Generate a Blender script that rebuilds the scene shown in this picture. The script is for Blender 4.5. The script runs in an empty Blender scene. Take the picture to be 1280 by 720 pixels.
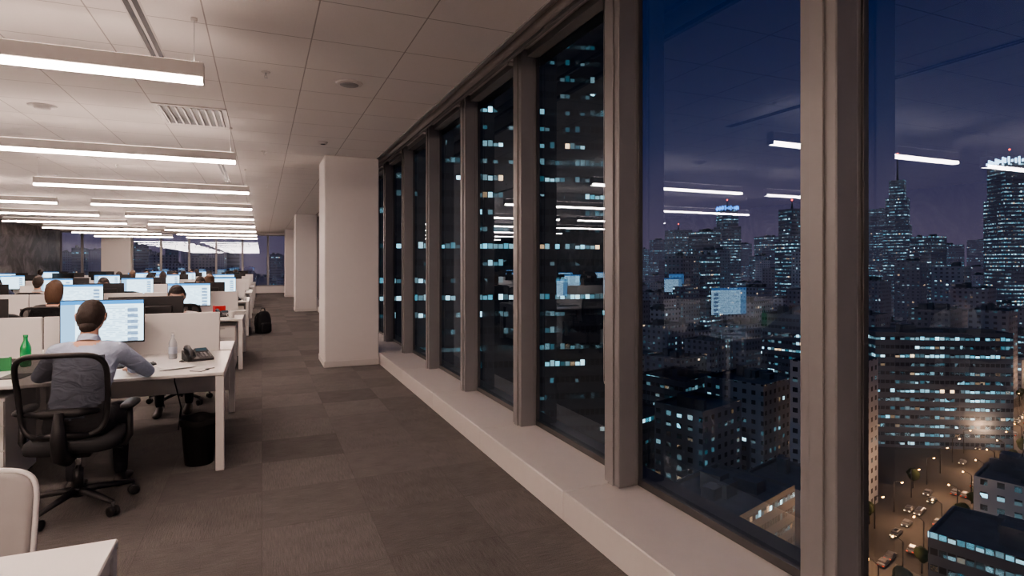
import bpy, bmesh, math, random
from mathutils import Vector, Matrix, noise
random.seed(7)
S=bpy.context.scene
COL=S.collection
# ------------------------------------------------------------------ constants
H_CAM=1.55; CEIL=3.18; ANG=math.radians(23.1)
SA,CA=math.sin(ANG),math.cos(ANG)
XW=2.17            # glass plane
YB,YF,XL=-3.0,34.0,-8.8
# ------------------------------------------------------------------ materials
def newmat(name):
    m=bpy.data.materials.new(name); m.use_nodes=True
    nt=m.node_tree; nt.nodes.clear()
    out=nt.nodes.new('ShaderNodeOutputMaterial')
    return m,nt,out
def L(nt,a,b): nt.links.new(a,b)
def setin(nt,sock,v):
    if isinstance(v,bpy.types.NodeSocket): nt.links.new(v,sock)
    elif v is not None: sock.default_value=v
def MA(nt,op,a,b=None,c=None,clamp=False):
    n=nt.nodes.new('ShaderNodeMath'); n.operation=op; n.use_clamp=clamp
    setin(nt,n.inputs[0],a)
    if b is not None: setin(nt,n.inputs[1],b)
    if c is not None: setin(nt,n.inputs[2],c)
    return n.outputs[0]
def MIX(nt,f,a,b):
    n=nt.nodes.new('ShaderNodeMix'); n.data_type='RGBA'
    setin(nt,n.inputs[0],f); setin(nt,n.inputs[6],a); setin(nt,n.inputs[7],b)
    return n.outputs[2]
def c4(c): return (c[0],c[1],c[2],1.0)
def noise_n(nt,scale,detail=4,vec=None,rough=.5):
    n=nt.nodes.new('ShaderNodeTexNoise'); n.inputs['Scale'].default_value=scale
    n.inputs['Detail'].default_value=detail; n.inputs['Roughness'].default_value=rough
    if vec is not None: L(nt,vec,n.inputs['Vector'])
    return n
def objco(nt):
    t=nt.nodes.new('ShaderNodeTexCoord'); return t.outputs['Object']
def pbr(name,col,rough=.5,metal=0,var=.08,nscale=12,bump=0,bscale=200,spec=.5,alpha=1,emis=None,es=0,trans=0):
    m,nt,out=newmat(name)
    p=nt.nodes.new('ShaderNodeBsdfPrincipled')
    oc=objco(nt)
    n=noise_n(nt,nscale,3,oc)
    dark=tuple(max(0,x*(1-var)) for x in col); lite=tuple(min(1,x*(1+var)) for x in col)
    L(nt,MIX(nt,n.outputs['Fac'],c4(dark),c4(lite)),p.inputs['Base Color'])
    p.inputs['Roughness'].default_value=rough; p.inputs['Metallic'].default_value=metal
    p.inputs['Specular IOR Level'].default_value=spec; p.inputs['Alpha'].default_value=alpha
    p.inputs['Transmission Weight'].default_value=trans
    if emis: p.inputs['Emission Color'].default_value=c4(emis); p.inputs['Emission Strength'].default_value=es
    if bump:
        b=nt.nodes.new('ShaderNodeBump'); b.inputs['Strength'].default_value=bump; b.inputs['Distance'].default_value=.003
        n2=noise_n(nt,bscale,2,oc); L(nt,n2.outputs['Fac'],b.inputs['Height']); L(nt,b.outputs[0],p.inputs['Normal'])
    L(nt,p.outputs[0],out.inputs[0]); return m
def emit(name,col,s):
    m,nt,out=newmat(name); e=nt.nodes.new('ShaderNodeEmission')
    e.inputs[0].default_value=c4(col); e.inputs[1].default_value=s; L(nt,e.outputs[0],out.inputs[0]); return m

WARM=(1.0,.765,.66)
M={}
M['white']=pbr('laminate_white',(.78,.76,.74),.35,var=.02)
M['paint']=pbr('paint_white',(.72,.69,.675),.75,var=.02,bump=.05)
M['sill']=pbr('sill_white',(.66,.63,.61),.45,var=.03)
M['alu']=pbr('mullion_grey',(.27,.262,.262),.45,metal=.15,var=.04)
M['aludark']=pbr('frame_dark',(.09,.088,.09),.4,metal=.3)
M['black']=pbr('plastic_black',(.018,.018,.02),.45)
M['rubber']=pbr('rubber_black',(.012,.012,.012),.7)
M['darkgrey']=pbr('plastic_grey',(.06,.062,.068),.5)
M['fabric']=pbr('fabric_black',(.02,.021,.024),.9,bump=.3,bscale=600)
M['greyfab']=pbr('upholstery_grey',(.36,.345,.335),.85,bump=.25,bscale=500)
M['silver']=pbr('aluminium',(.6,.6,.6),.3,metal=.9)
M['chrome']=pbr('chrome',(.7,.7,.7),.12,metal=1)
M['fixt']=pbr('fixture_white',(.62,.59,.575),.5)
M['led']=emit('led_diffuser',WARM,56)
M['ledup']=emit('led_uplight',WARM,7)
M['skin']=pbr('skin',(.60,.36,.26),.5,var=.1,nscale=25)
M['lip']=pbr('lips',(.48,.2,.17),.45)
M['eye']=pbr('eye_white',(.8,.78,.75),.2)
M['iris']=pbr('iris',(.03,.02,.015),.2)
def hairmat(name,c):
    m,nt,out=newmat(name); p=nt.nodes.new('ShaderNodeBsdfPrincipled'); oc=objco(nt)
    mp=nt.nodes.new('ShaderNodeMapping'); mp.inputs['Scale'].default_value=(260,260,14); L(nt,oc,mp.inputs[0])
    n=noise_n(nt,1,3,mp.outputs[0]); L(nt,MIX(nt,n.outputs['Fac'],c4([x*.45 for x in c]),c4([x*1.6 for x in c])),p.inputs['Base Color'])
    b=nt.nodes.new('ShaderNodeBump'); b.inputs['Strength'].default_value=.7; b.inputs['Distance'].default_value=.004
    L(nt,n.outputs['Fac'],b.inputs['Height']); L(nt,b.outputs[0],p.inputs['Normal'])
    p.inputs['Roughness'].default_value=.6; L(nt,p.outputs[0],out.inputs[0]); return m
M['hair_dark']=hairmat('hair_dark',(.028,.018,.014))
M['hair_brown']=hairmat('hair_brown',(.095,.052,.03))
def cloth(name,c,b=.5):
    m,nt,out=newmat(name); p=nt.nodes.new('ShaderNodeBsdfPrincipled'); oc=objco(nt)
    mp=nt.nodes.new('ShaderNodeMapping'); mp.inputs['Scale'].default_value=(9,9,16); mp.inputs['Rotation'].default_value=(.5,.3,.2); L(nt,oc,mp.inputs[0])
    n=noise_n(nt,1,2,mp.outputs[0]); n.inputs['Distortion'].default_value=1.2
    L(nt,MIX(nt,n.outputs['Fac'],c4([x*.82 for x in c]),c4([min(1,x*1.12) for x in c])),p.inputs['Base Color'])
    bm=nt.nodes.new('ShaderNodeBump'); bm.inputs['Strength'].default_value=b; bm.inputs['Distance'].default_value=.03
    L(nt,n.outputs['Fac'],bm.inputs['Height']); L(nt,bm.outputs[0],p.inputs['Normal'])
    p.inputs['Roughness'].default_value=.85; L(nt,p.outputs[0],out.inputs[0]); return m
M['shirt']=cloth('shirt_pale_blue',(.44,.51,.66),.7)
M['shirt2']=cloth('shirt_white',(.62,.6,.58))
M['shirt3']=cloth('shirt_navy',(.07,.09,.16))
M['jacket']=cloth('jacket_black',(.03,.03,.035))
M['trousers']=cloth('trousers_dark',(.022,.022,.028))
M['shoe']=pbr('shoe_leather',(.02,.016,.014),.35)
M['green']=pbr('green_glass',(.02,.30,.09),.15,spec=.8)
M['greenb']=pbr('green_card',(.03,.20,.07),.6)
M['red']=pbr('red_card',(.55,.03,.03),.5)
M['paper']=pbr('paper',(.85,.84,.82),.8)
M['water']=pbr('clear_plastic',(.75,.78,.8),.1,alpha=.45)
M['label']=pbr('bottle_label',(.45,.5,.58),.6)
M['button']=pbr('buttons_grey',(.25,.25,.26),.5)
M['lcd']=emit('lcd',(.25,.35,.4),.25)
M['bag']=pbr('backpack_nylon',(.015,.015,.018),.75,bump=.4,bscale=120)
M['asphalt']=pbr('asphalt',(.08,.075,.07),.8,nscale=.05,var=.3)
M['roof']=pbr('roof_felt',(.13,.14,.16),.9,nscale=.3,var=.3)
def meshmat():
    m,nt,out=newmat('chair_mesh'); p=nt.nodes.new('ShaderNodeBsdfPrincipled')
    p.inputs['Base Color'].default_value=(.015,.015,.018,1); p.inputs['Roughness'].default_value=.7
    t=nt.nodes.new('ShaderNodeBsdfTransparent'); mx=nt.nodes.new('ShaderNodeMixShader')
    w=nt.nodes.new('ShaderNodeTexWave'); w.inputs['Scale'].default_value=90; w.bands_direction='Z'; L(nt,objco(nt),w.inputs[0])
    L(nt,MA(nt,'MULTIPLY_ADD',w.outputs['Fac'],-.12,.22),mx.inputs[0]); L(nt,p.outputs[0],mx.inputs[1]); L(nt,t.outputs[0],mx.inputs[2]); L(nt,mx.outputs[0],out.inputs[0]); return m
M['mesh']=meshmat()
M['bin']=pbr('bin_mesh',(.02,.02,.022),.5,metal=.4,bump=.9,bscale=160)
def glassmat():
    m,nt,out=newmat('window_glass'); t=nt.nodes.new('ShaderNodeBsdfTransparent'); t.inputs[0].default_value=(.88,.93,.96,1)
    g=nt.nodes.new('ShaderNodeBsdfGlossy'); g.inputs['Roughness'].default_value=0.0; g.inputs[0].default_value=(.74,.87,1,1)
    f=nt.nodes.new('ShaderNodeFresnel'); f.inputs[0].default_value=2.15
    mx=nt.nodes.new('ShaderNodeMixShader'); L(nt,f.outputs[0],mx.inputs[0]); L(nt,t.outputs[0],mx.inputs[1]); L(nt,g.outputs[0],mx.inputs[2])
    L(nt,mx.outputs[0],out.inputs[0]); return m
M['glass']=glassmat()
def carpet():
    m,nt,out=newmat('carpet_tiles'); p=nt.nodes.new('ShaderNodeBsdfPrincipled'); oc=objco(nt)
    sp=nt.nodes.new('ShaderNodeSeparateXYZ'); L(nt,oc,sp.inputs[0])
    T=.62
    x=MA(nt,'DIVIDE',sp.outputs[0],T); y=MA(nt,'DIVIDE',sp.outputs[1],T)
    cb=nt.nodes.new('ShaderNodeCombineXYZ'); L(nt,MA(nt,'FLOOR',x),cb.inputs[0]); L(nt,MA(nt,'FLOOR',y),cb.inputs[1])
    wn=nt.nodes.new('ShaderNodeTexWhiteNoise'); L(nt,cb.outputs[0],wn.inputs['Vector'])
    fx=MA(nt,'FRACT',x); fy=MA(nt,'FRACT',y)
    par=MA(nt,'MODULO',MA(nt,'ABSOLUTE',MA(nt,'ADD',MA(nt,'FLOOR',x),MA(nt,'FLOOR',y))),2)
    def streak(sx,sy):
        mp=nt.nodes.new('ShaderNodeMapping'); mp.inputs['Scale'].default_value=(sx,sy,1); L(nt,oc,mp.inputs[0])
        return noise_n(nt,1,3,mp.outputs[0],.6).outputs['Fac']
    s1=streak(200,9); s2=streak(9,200)
    rib=MA(nt,'ADD',MA(nt,'MULTIPLY',s1,par),MA(nt,'MULTIPLY',s2,MA(nt,'SUBTRACT',1,par)))
    n=noise_n(nt,170,3,oc,.75); n2=noise_n(nt,6,4,oc)
    def cen(v,k): return MA(nt,'MULTIPLY',MA(nt,'SUBTRACT',v,.5),k)
    f=MA(nt,'ADD',cen(wn.outputs['Value'],.24),cen(n.outputs['Fac'],1.5)); f=MA(nt,'ADD',f,cen(rib,1.0)); f=MA(nt,'ADD',f,cen(par,.10)); f=MA(nt,'ADD',f,cen(n2.outputs['Fac'],.4))
    f=MA(nt,'ADD',f,.5,clamp=True)
    col=MIX(nt,f,(.078,.074,.072,1),(.222,.210,.203,1))
    e=MA(nt,'MINIMUM',MA(nt,'MINIMUM',fx,MA(nt,'SUBTRACT',1,fx)),MA(nt,'MINIMUM',fy,MA(nt,'SUBTRACT',1,fy)))
    seam=MA(nt,'LESS_THAN',e,.004)
    col=MIX(nt,MA(nt,'MULTIPLY',seam,.2),col,(.05,.045,.04,1))
    L(nt,col,p.inputs['Base Color']); p.inputs['Roughness'].default_value=.95; p.inputs['Specular IOR Level'].default_value=.2
    b=nt.nodes.new('ShaderNodeBump'); b.inputs['Strength'].default_value=.6; b.inputs['Distance'].default_value=.004
    L(nt,MA(nt,'ADD',n.outputs['Fac'],rib),b.inputs['Height']); L(nt,b.outputs[0],p.inputs['Normal'])
    L(nt,p.outputs[0],out.inputs[0]); return m
M['carpet']=carpet()
def ceilmat():
    m,nt,out=newmat('ceiling_tiles'); p=nt.nodes.new('ShaderNodeBsdfPrincipled'); oc=objco(nt)
    sp=nt.nodes.new('ShaderNodeSeparateXYZ'); L(nt,oc,sp.inputs[0])
    fx=MA(nt,'FRACT',MA(nt,'DIVIDE',MA(nt,'ADD',sp.outputs[0],20.4-.332),.68)); fy=MA(nt,'FRACT',MA(nt,'DIVIDE',MA(nt,'ADD',sp.outputs[1],20),.68))
    e=MA(nt,'MINIMUM',MA(nt,'MINIMUM',fx,MA(nt,'SUBTRACT',1,fx)),MA(nt,'MINIMUM',fy,MA(nt,'SUBTRACT',1,fy)))
    seam=MA(nt,'LESS_THAN',e,.0065)
    n=noise_n(nt,180,2,oc)
    col=MIX(nt,n.outputs['Fac'],(.72,.69,.67,1),(.80,.77,.75,1)); col=MIX(nt,MA(nt,'MULTIPLY',seam,.65),col,(.22,.20,.19,1))
    L(nt,col,p.inputs['Base Color']); p.inputs['Roughness'].default_value=.9
    b=nt.nodes.new('ShaderNodeBump'); b.inputs['Strength'].default_value=.3; b.inputs['Distance'].default_value=.004; b.invert=True
    L(nt,seam,b.inputs['Height']); L(nt,b.outputs[0],p.inputs['Normal']); L(nt,p.outputs[0],out.inputs[0]); return m
M['ceil']=ceilmat()
def marble():
    m,nt,out=newmat('wall_dark_marble'); p=nt.nodes.new('ShaderNodeBsdfPrincipled'); oc=objco(nt)
    n=noise_n(nt,.9,8,oc,.65); n.inputs['Distortion'].default_value=1.5
    r=nt.nodes.new('ShaderNodeValToRGB'); r.color_ramp.elements[0].position=.42; r.color_ramp.elements[0].color=(.03,.03,.036,1)
    r.color_ramp.elements[1].position=.68; r.color_ramp.elements[1].color=(.30,.285,.285,1); L(nt,n.outputs['Fac'],r.inputs[0])
    L(nt,r.outputs[0],p.inputs['Base Color']); p.inputs['Roughness'].default_value=.35; L(nt,p.outputs[0],out.inputs[0]); return m
M['marble']=marble()
def screen(name,base,strength,dens=.55):
    m,nt,out=newmat(name); e=nt.nodes.new('ShaderNodeEmission'); uv=nt.nodes.new('ShaderNodeUVMap')
    sp=nt.nodes.new('ShaderNodeSeparateXYZ'); L(nt,uv.outputs[0],sp.inputs[0]); u,v=sp.outputs[0],sp.outputs[1]
    cb=nt.nodes.new('ShaderNodeCombineXYZ'); L(nt,MA(nt,'FLOOR',MA(nt,'MULTIPLY',u,26)),cb.inputs[0]); L(nt,MA(nt,'FLOOR',MA(nt,'MULTIPLY',v,22)),cb.inputs[1])
    wn=nt.nodes.new('ShaderNodeTexWhiteNoise'); L(nt,cb.outputs[0],wn.inputs['Vector'])
    line=MA(nt,'MULTIPLY',MA(nt,'GREATER_THAN',MA(nt,'FRACT',MA(nt,'MULTIPLY',v,22)),.5),MA(nt,'LESS_THAN',wn.outputs['Value'],dens))
    inx=MA(nt,'MULTIPLY',MA(nt,'GREATER_THAN',u,.2),MA(nt,'LESS_THAN',u,.95)); iny=MA(nt,'LESS_THAN',v,.86)
    line=MA(nt,'MULTIPLY',line,MA(nt,'MULTIPLY',inx,iny))
    col=MIX(nt,MA(nt,'MULTIPLY',line,.55),c4(base),(.12,.22,.36,1))
    side=MA(nt,'LESS_THAN',u,.17); col=MIX(nt,MA(nt,'MULTIPLY',side,.8),col,(.10,.24,.42,1))
    top=MA(nt,'GREATER_THAN',v,.91); col=MIX(nt,top,col,(.05,.2,.45,1))
    blk=MA(nt,'MULTIPLY',MA(nt,'GREATER_THAN',u,.80),MA(nt,'LESS_THAN',v,.80)); blk=MA(nt,'MULTIPLY',blk,MA(nt,'LESS_THAN',u,.93)); blk=MA(nt,'MULTIPLY',blk,MA(nt,'LESS_THAN',MA(nt,'FRACT',MA(nt,'MULTIPLY',v,7)),.6))
    col=MIX(nt,MA(nt,'MULTIPLY',blk,.8),col,(.06,.1,.2,1))
    L(nt,col,e.inputs[0]); e.inputs[1].default_value=strength; L(nt,e.outputs[0],out.inputs[0]); return m
M['scr1']=screen('screen_document',(.62,.85,1.0),2.6)
M['scr2']=screen('screen_blue',(.14,.42,.85),2.2,.3)
def facade(name,w,h,strength,wallc,warm=.12,rowk=.25,mx=(.10,.90,.25,.85)):
    m,nt,out=newmat(name); p=nt.nodes.new('ShaderNodeBsdfPrincipled'); uv=nt.nodes.new('ShaderNodeUVMap')
    at=nt.nodes.new('ShaderNodeAttribute'); at.attribute_name='bld'
    sa=nt.nodes.new('ShaderNodeSeparateColor'); L(nt,at.outputs['Color'],sa.inputs[0]); R,G,Bc=sa.outputs[0],sa.outputs[1],sa.outputs[2]
    sp=nt.nodes.new('ShaderNodeSeparateXYZ'); L(nt,uv.outputs[0],sp.inputs[0])
    x=MA(nt,'DIVIDE',sp.outputs[0],MA(nt,'MULTIPLY_ADD',G,w*.5,w*.75)); y=MA(nt,'DIVIDE',sp.outputs[1],h); fx,fy=MA(nt,'FLOOR',x),MA(nt,'FLOOR',y); cx,cy=MA(nt,'FRACT',x),MA(nt,'FRACT',y)
    g=MA(nt,'MULTIPLY',G,97)
    def wn(a,b,c):
        cb=nt.nodes.new('ShaderNodeCombineXYZ'); setin(nt,cb.inputs[0],a); setin(nt,cb.inputs[1],b); setin(nt,cb.inputs[2],c)
        n=nt.nodes.new('ShaderNodeTexWhiteNoise'); L(nt,cb.outputs[0],n.inputs['Vector']); return n.outputs['Value'],n.outputs['Color']
    v1,cc=wn(fx,fy,g); v2,_=wn(fy,g,3.3); v3,_=wn(MA(nt,'FLOOR',MA(nt,'DIVIDE',fx,4)),fy,g); v4,_=wn(fx,fy,MA(nt,'ADD',g,5.5))
    sc=nt.nodes.new('ShaderNodeSeparateColor'); L(nt,cc,sc.inputs[0])
    ytop=MA(nt,'MULTIPLY_ADD',v4,-(mx[3]-mx[2])*.5,mx[3])
    mask0=MA(nt,'MULTIPLY',MA(nt,'MULTIPLY',MA(nt,'GREATER_THAN',cx,mx[0]),MA(nt,'LESS_THAN',cx,mx[1])),MA(nt,'GREATER_THAN',cy,mx[2]))
    mask=MA(nt,'MULTIPLY',mask0,MA(nt,'LESS_THAN',cy,mx[3])); maskl=MA(nt,'MULTIPLY',mask0,MA(nt,'LESS_THAN',cy,ytop))
    cb=nt.nodes.new('ShaderNodeCombineXYZ'); L(nt,MA(nt,'MULTIPLY',sp.outputs[0],.09),cb.inputs[0]); L(nt,MA(nt,'MULTIPLY',sp.outputs[1],.07),cb.inputs[1]); L(nt,g,cb.inputs[2])
    pn=noise_n(nt,1,3,cb.outputs[0]); patch=MA(nt,'MULTIPLY',MA(nt,'SUBTRACT',pn.outputs['Fac'],.38),5.0,clamp=True)
    Rp=MA(nt,'MULTIPLY',R,patch)
    lit=MA(nt,'MAXIMUM',MA(nt,'LESS_THAN',v1,Rp),MA(nt,'MAXIMUM',MA(nt,'MULTIPLY',MA(nt,'LESS_THAN',v2,MA(nt,'MULTIPLY',R,rowk)),MA(nt,'GREATER_THAN',v1,.35)),MA(nt,'LESS_THAN',v3,MA(nt,'MULTIPLY',Rp,.5))))
    br=MA(nt,'MULTIPLY_ADD',MA(nt,'POWER',sc.outputs[0],3),1.1,.07)
    lc=MIX(nt,sc.outputs[1],(.10,.44,.58,1),(.55,.86,.96,1)); lc=MIX(nt,MA(nt,'LESS_THAN',sc.outputs[2],warm),lc,(1,.68,.4,1))
    wc=MIX(nt,Bc,c4([k*.35 for k in wallc]),c4(wallc)); wc=MIX(nt,mask,wc,(.012,.02,.03,1))
    L(nt,wc,p.inputs['Base Color']); p.inputs['Roughness'].default_value=.6
    L(nt,lc,p.inputs['Emission Color']); L(nt,MA(nt,'MULTIPLY',MA(nt,'MULTIPLY',lit,maskl),MA(nt,'MULTIPLY',br,strength)),p.inputs['Emission Strength'])
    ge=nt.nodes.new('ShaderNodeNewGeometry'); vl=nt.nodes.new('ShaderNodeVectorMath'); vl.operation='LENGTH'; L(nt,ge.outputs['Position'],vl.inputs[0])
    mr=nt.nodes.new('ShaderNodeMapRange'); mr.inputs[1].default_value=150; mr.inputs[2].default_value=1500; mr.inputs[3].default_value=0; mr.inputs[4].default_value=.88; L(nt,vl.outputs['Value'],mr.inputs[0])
    e=nt.nodes.new('ShaderNodeEmission'); e.inputs[0].default_value=(.066,.058,.100,1); e.inputs[1].default_value=1  # aerial haze painted into the facade as purple emission, growing with distance
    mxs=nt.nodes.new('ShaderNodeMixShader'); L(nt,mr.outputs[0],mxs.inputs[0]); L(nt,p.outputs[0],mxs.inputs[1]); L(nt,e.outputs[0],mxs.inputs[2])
    L(nt,mxs.outputs[0],out.inputs[0]); return m
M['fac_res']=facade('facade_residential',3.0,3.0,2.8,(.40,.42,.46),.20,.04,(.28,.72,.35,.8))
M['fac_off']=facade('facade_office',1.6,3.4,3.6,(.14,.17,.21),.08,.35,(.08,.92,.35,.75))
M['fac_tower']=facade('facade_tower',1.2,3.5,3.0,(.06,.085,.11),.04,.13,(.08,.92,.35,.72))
M['crown']=emit('crown_light',(.45,.72,1),3.5)
M['crownb']=emit('crown_light_blue',(.06,.3,1),3.0)
M['redl']=emit('beacon_red',(1,.08,.05),6)
M['sodium']=emit('sodium_lamp',(1,.5,.15),18)
M['head']=emit('car_headlight',(1,.72,.42),3)
M['tail']=emit('car_taillight',(1,.12,.05),1.2)
M['car']=pbr('car_paint',(.12,.12,.13),.3)
M['tree']=pbr('tree_leaves',(.03,.045,.02),.9,var=.5,nscale=1)

# ------------------------------------------------------------------ builder
class B:
    def __init__(s): s.v=[];s.f=[];s.m=[];s.sm=[];s.uv={};s.mats=[];s.col=None;s.cols={}
    def mi(s,k):
        if k not in s.mats: s.mats.append(k)
        return s.mats.index(k)
    def add(s,vs,fs,mat,smooth=False,uvs=None):
        o=len(s.v); s.v+= [tuple(p) for p in vs]; i=s.mi(mat)
        for k,f in enumerate(fs):
            if uvs: s.uv[len(s.f)]=uvs[k]
            if s.col: s.cols[len(s.f)]=s.col
            s.f.append([a+o for a in f]); s.m.append(i); s.sm.append(smooth)
    def box(s,c,sz,mat,bev=.004,rz=0,rx=0,ry=0,seg=1,smooth=False):
        R=Matrix.Rotation(rz,4,'Z')@Matrix.Rotation(ry,4,'Y')@Matrix.Rotation(rx,4,'X'); c=Vector(c)
        if bev<=0:
            x,y,z=[a/2 for a in sz]
            vs=[Vector((i*x,j*y,k*z)) for i in(-1,1) for j in(-1,1) for k in(-1,1)]
            fs=[(0,1,3,2),(4,6,7,5),(0,4,5,1),(2,3,7,6),(0,2,6,4),(1,5,7,3)]
        else:
            bm=bmesh.new(); bmesh.ops.create_cube(bm,size=1); bmesh.ops.scale(bm,vec=sz,verts=bm.verts)
            bmesh.ops.bevel(bm,geom=bm.edges[:],offset=min(bev,min(sz)*.45),segments=seg,affect='EDGES',profile=.5)
            bm.verts.index_update(); vs=[v.co.copy() for v in bm.verts]; fs=[[v.index for v in f.verts] for f in bm.faces]; bm.free()
        s.add([R@v+c for v in vs],fs,mat,smooth)
    def b2(s,x0,x1,y0,y1,z0,z1,mat,bev=0.003): s.box(((x0+x1)/2,(y0+y1)/2,(z0+z1)/2),(abs(x1-x0),abs(y1-y0),abs(z1-z0)),mat,bev)
    def rings(s,rs,mat,smooth=True,cap=True,closed=False):
        n=len(rs[0]); vs=[p for r in rs for p in r]; fs=[]
        m=len(rs)
        for i in range(m if closed else m-1):
            a,b=i*n,((i+1)%m)*n
            for j in range(n): k=(j+1)%n; fs.append((a+j,a+k,b+k,b+j))
        if cap and not closed:
            fs.append(tuple(reversed(range(n)))); fs.append(tuple((m-1)*n+j for j in range(n)))
        s.add(vs,fs,mat,smooth)
    def tube(s,pts,r,mat,seg=8,closed=False,flat=1.0,smooth=True):
        pts=[Vector(p) for p in pts]; n=len(pts); rr=r if isinstance(r,(list,tuple)) else [r]*n
        rs=[]; up=None
        for i,p in enumerate(pts):
            a=pts[i-1] if (i>0 or closed) else p; b=pts[(i+1)%n] if (i<n-1 or closed) else p
            t=(b-a).normalized()
            if up is None:
                up=Vector((0,0,1)) if abs(t.z)<.9 else Vector((0,1,0))
            x=t.cross(up)
            if x.length<1e-4: x=t.orthogonal()
            x.normalize(); u2=x.cross(t).normalized(); up=u2
            rs.append([p+(x*math.cos(q)+u2*math.sin(q)*flat)*rr[i] for q in [2*math.pi*k/seg for k in range(seg)]])
        s.rings(rs,mat,smooth,True,closed)
    def cap(s,p0,p1,r0,r1,mat,seg=14):
        p0,p1=Vector(p0),Vector(p1); t=(p1-p0).normalized()
        pts=[];rr=[]
        for a in (-80,-55,-30): pts.append(p0+t*r0*math.sin(math.radians(a))); rr.append(r0*math.cos(math.radians(a)))
        for k in range(5): pts.append(p0.lerp(p1,k/4)); rr.append(r0+(r1-r0)*k/4)
        for a in (30,55,80): pts.append(p1+t*r1*math.sin(math.radians(a))); rr.append(r1*math.cos(math.radians(a)))
        s.tube(pts,rr,mat,seg)
    def cyl(s,p0,p1,r,mat,seg=16,r1=None,smooth=True): s.tube([p0,p1],[r,r if r1 is None else r1],mat,seg,smooth=smooth)
    def lathe(s,prof,c,mat,seg=24,smooth=True):
        c=Vector(c); s.rings([[c+Vector((r*math.cos(q),r*math.sin(q),z)) for q in [2*math.pi*k/seg for k in range(seg)]] for r,z in prof],mat,smooth)
    def ell(s,c,r,mat,rot=None,nu=20,nv=12,fn=None):
        c=Vector(c); rs=[]
        for i in range(nv+1):
            a=-math.pi/2+math.pi*i/nv; a=max(-1.5,min(1.5,a))
            row=[]
            for j in range(nu):
                q=2*math.pi*j/nu; p=Vector((math.cos(a)*math.cos(q)*r[0],math.cos(a)*math.sin(q)*r[1],math.sin(a)*r[2]))
                if fn: p=fn(p)
                if rot: p=rot@p
                row.append(p+c)
            rs.append(row)
        s.rings(rs,mat)
    def quad(s,p,mat,uv=((0,0),(1,0),(1,1),(0,1))): s.add(p,[(0,1,2,3)],mat,False,[uv])
    def mesh(s,name):
        me=bpy.data.meshes.new(name); me.from_pydata(s.v,[],s.f)
        for k in s.mats: me.materials.append(M[k])
        me.polygons.foreach_set('material_index',s.m); me.polygons.foreach_set('use_smooth',s.sm)
        if s.uv:
            ul=me.uv_layers.new(name='UVMap')
            for fi,u in s.uv.items():
                ls=me.polygons[fi].loop_start
                for k,c in enumerate(u): ul.data[ls+k].uv=c
        if s.cols:
            ca=me.color_attributes.new('bld','FLOAT_COLOR','CORNER')
            for fi,c in s.cols.items():
                pl=me.polygons[fi]
                for k in range(pl.loop_total): ca.data[pl.loop_start+k].color=(c[0],c[1],c[2],1)
        me.update(); return me
    def make(s,name,loc=(0,0,0),rz=0):
        return place(s.mesh(name),name,loc,rz)
def place(me,name,loc=(0,0,0),rz=0):
    o=bpy.data.objects.new(name,me); o.location=loc; o.rotation_euler=(0,0,rz); COL.objects.link(o); return o

# ------------------------------------------------------------------ room shell
b=B(); b.b2(XL,1.70,YB,YF,-.12,0,'carpet',0); b.make('floor')
b=B(); b.b2(XL,1.65,YB,YF,CEIL,CEIL+.05,'ceil',0); b.make('ceiling')
b=B(); b.b2(1.62,1.655,YB,YF,CEIL+.001,3.42,'paint',.002); b.b2(1.655,2.35,YB,YF,3.36,3.42,'paint',0)
b.b2(1.63,1.67,YB,YF,CEIL-.012,CEIL+.02,'alu',.003); b.b2(2.06,2.16,YB,YF,3.30,3.36,'alu',.004); b.make('trim_1')
b=B(); b.b2(XL-.15,XL,YB,YF,-.12,3.3,'marble',0); b.make('wall_left')
b=B(); b.b2(XL-.15,2.4,YB-.15,YB,-.12,3.45,'paint',0); b.make('wall_back')
PIT=1.47; Y0=1.56
ys=[Y0+PIT*k for k in range(-3,23)]
ys=[y for y in ys if y<YF-.3]
b=B()
yy=[YB]+[y+.1 for y in ys]+[YF]
for a,c in zip(yy[:-1],yy[1:]):
    b.b2(1.67,2.2,a+.0015,c-.0015,.0,.18,'sill',.006)
b.make('window_sill')
b=B(); b.b2(2.16,2.35,YB,YF,-1.0,.2,'aludark',0); b.b2(2.16,2.35,YB,YF,3.36,4.5,'aludark',0); b.make('wall_right')
b=B()
for y in ys: 
    b.b2(2.0,2.12,y,y+.165,.18,3.36,'alu',.005)
    b.b2(2.12,2.165,y+.004,y+.160,.18,3.36,'alu',.003)
    b.b2(1.988,2.0,y+.050,y+.110,.18,3.36,'alu',.002)
me=b.make('window_mullions')
i=1
for a,c in zip(ys[:-1],ys[1:]):
    b=B(); y0,y1=a+.160,c+.004
    b.quad([(XW,y1,.22),(XW,y0,.22),(XW,y0,3.32),(XW,y1,3.32)],'glass')
    for (p,q,z0,z1) in ((y0,y1,.18,.225),(y0,y1,3.315,3.36),(y0,y0+.022,.18,3.36),(y1-.012,y1,.18,3.36)):
        b.b2(XW-.03,XW+.0,p,q,z0,z1,'aludark',.002)
    b.make('window_%d'%i); i+=1
b=B()
b.cyl((1.86,YB+.1,3.29),(1.86,YF-.1,3.29),.042,'paint',16)
b.b2(1.845,1.875,YB+.1,YF-.1,3.215,3.245,'alu',.003)
b.make('roller_blind')
for y in ys[4:10]:
    b=B()
    pts=[(2.03,y+.205,3.3),(2.03,y+.205,.8),(2.03,y+.212,.78),(2.03,y+.219,.8),(2.03,y+.219,3.3)]
    b.tube(pts,.0022,'paint',6); b.cyl((1.98,y+.212,3.30),(2.04,y+.212,3.30),.02,'paint',12); b.make('blind_chain')
b=B(); b.b2(XL,2.4,YF,YF+.15,-.12,.36,'paint',0); b.b2(XL,2.4,YF,YF+.15,3.12,3.45,'paint',0)
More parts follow.
